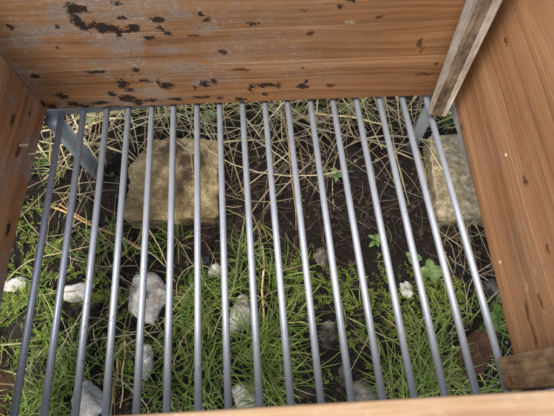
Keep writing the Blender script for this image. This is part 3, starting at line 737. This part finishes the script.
stalk((125, 341), (121, 408), .0012, .008, .003, 'pale thin half of a split dry stalk pair in short grass', DRY)
stalk((62, 145), (124, 118), .0019, .012, .020, 'thick bright straw bent behind the left rear leg', DRY, .008, .006)
stalk((310, 113), (392, 126), .0016, .020, .016, 'thick pale straw lying level in the straw behind the bare soil', DRY, .004)
stalk((276, 326), (312, 326), .0010, .006, .004, 'short pale stalk lying across the edge of the grass', DRY, .004, .004)
stalk((133, 196), (176, 282), .0009, .030, .004, 'thin pale straw slanting down the sandstone block', DRY, .003)
stalk((281, 105), (296, 230), .0008, .018, .006, 'thin reddish stem leaning over the bare dark soil', DRYB, .004, .003)
stalk((452, 345), (486, 384), .0010, .016, .010, 'dry yellow blade lying over the brown dead leaf, running lengthwise', DRY, .003)
stalk((448, 372), (492, 356), .0009, .015, .010, 'dry yellow blade crossing the brown dead leaf sideways', DRY, .003)
stalk((450, 360), (472, 396), .0009, .014, .004, 'dry yellow blade at the grassy edge of the brown dead leaf', DRY, .003, .004)
stalk((462, 340), (497, 372), .0009, .016, .008, 'dry yellow blade between the brown dead leaf and the right wall', DRY, .003)
stalk((196, 268), (232, 322), .0010, .008, .003, 'pale stalk slanting from the black plastic scrap into grass', DRY, .003)
stalk((430, 150), (478, 232), .0008, .030, .006, 'thin pale straw lying along the yellow concrete block', DRY, .004)

# ------------------------------------------------------------------ small leafy plants
def mat_leaf(name, a, b):
    m = N(name); tc = m.n('ShaderNodeTexCoord').outputs['Object']; n = m.noise(tc, 130, 4, .6).outputs[0]
    c = m.ramp(n, [(.35, a), (.65, b)]); m.fin(c, .45, m.bump(n, .4, .001), spec=.4)
    tr = m.n('ShaderNodeBsdfTranslucent'); m.put(tr.inputs[0], c); mx = m.n('ShaderNodeMixShader'); mx.inputs[0].default_value = .25
    m.l(m.b.outputs[0], mx.inputs[1]); m.l(tr.outputs[0], mx.inputs[2]); m.l(mx.outputs[0], m.out.inputs[0]); return m.m
LEAFM = mat_leaf('leaf_green', (.07, .125, .03, 1), (.15, .22, .065, 1))
def leaf_mesh(L, W, up, droop):
    V = []; Fs = []; n = 7
    for i in range(n):
        t = i / (n - 1); wd = W * (math.sin(math.pi * min(1, t ** .8)) ** .7 if 0 < t < 1 else .04)
        x = L * t; z = up * t - droop * t * t
        for s_ in (-1, -.5, 0, .5, 1): V.append((x, s_ * wd * (1 + .06 * math.sin(9 * t + s_)), z + abs(s_) * wd * .35))
    for i in range(n - 1):
        for j in range(4): a = i * 5 + j; Fs.append((a, a + 1, a + 6, a + 5))
    return mesh('leaf', V, Fs, LEAFM, True)
def plant(px, py, leaves, label, h=.010, seed=0):
    p = ground(px, py); r = random.Random(seed + int(px)); root = empty('leafy_weed', p); tag(root, label, 'weed', 'small green weeds')
    V, Fs = tube([(0, 0, -.006), (.001, 0, h * .5), (0, .001, h)], [.0012, .001, .0008], 6); obj('stem', mesh('stem', V, Fs, LEAFM, True), root)
    for (an, L, W) in leaves:
        o = obj('leaf', leaf_mesh(L, W, r.uniform(.3, .6) * L, r.uniform(.3, .7) * L), root); o.location = (0, 0, h * r.uniform(.5, 1)); o.rotation_euler = (r.uniform(-.25, .25), 0, an)
R_ = lambda n, L, W, s: [(2 * math.pi * i / n + random.Random(s + i).uniform(-.4, .4), L * random.Random(s * 3 + i).uniform(.7, 1.2), W * random.Random(s * 5 + i).uniform(.7, 1.2)) for i in range(n)]
plant(92, 124, R_(6, .020, .007, 1), 'green leafy weed growing behind the box near the left rear leg', .02)
plant(120, 116, R_(5, .018, .006, 2), 'green leafy weed behind the sandstone block under the back wall', .02)
plant(428, 273, R_(4, .017, .0065, 3), 'bright green broad-leaved weed in front of the concrete block')
plant(411, 260, R_(3, .012, .0045, 4), 'tiny two-leaved weed between bare soil and the concrete block')
plant(335, 181, R_(4, .014, .004, 5), 'curled green seedling standing alone in the bare dark soil', .018)
plant(487, 322, R_(5, .010, .005, 6), 'small round-leaved weed close to the right wall foot')
plant(482, 338, R_(5, .010, .005, 7), 'small round-leaved weed touching the brown dead leaf')
plant(352, 116, R_(5, .013, .004, 8), 'small green weed in the straw behind the bare soil', .02)
plant(375, 243, R_(5, .012, .003, 9), 'small spiky green weed at the moss side of the bare soil')
plant(210, 122, R_(5, .013, .004, 10), 'small green weed tucked against the far edge of the sandstone block', .02)
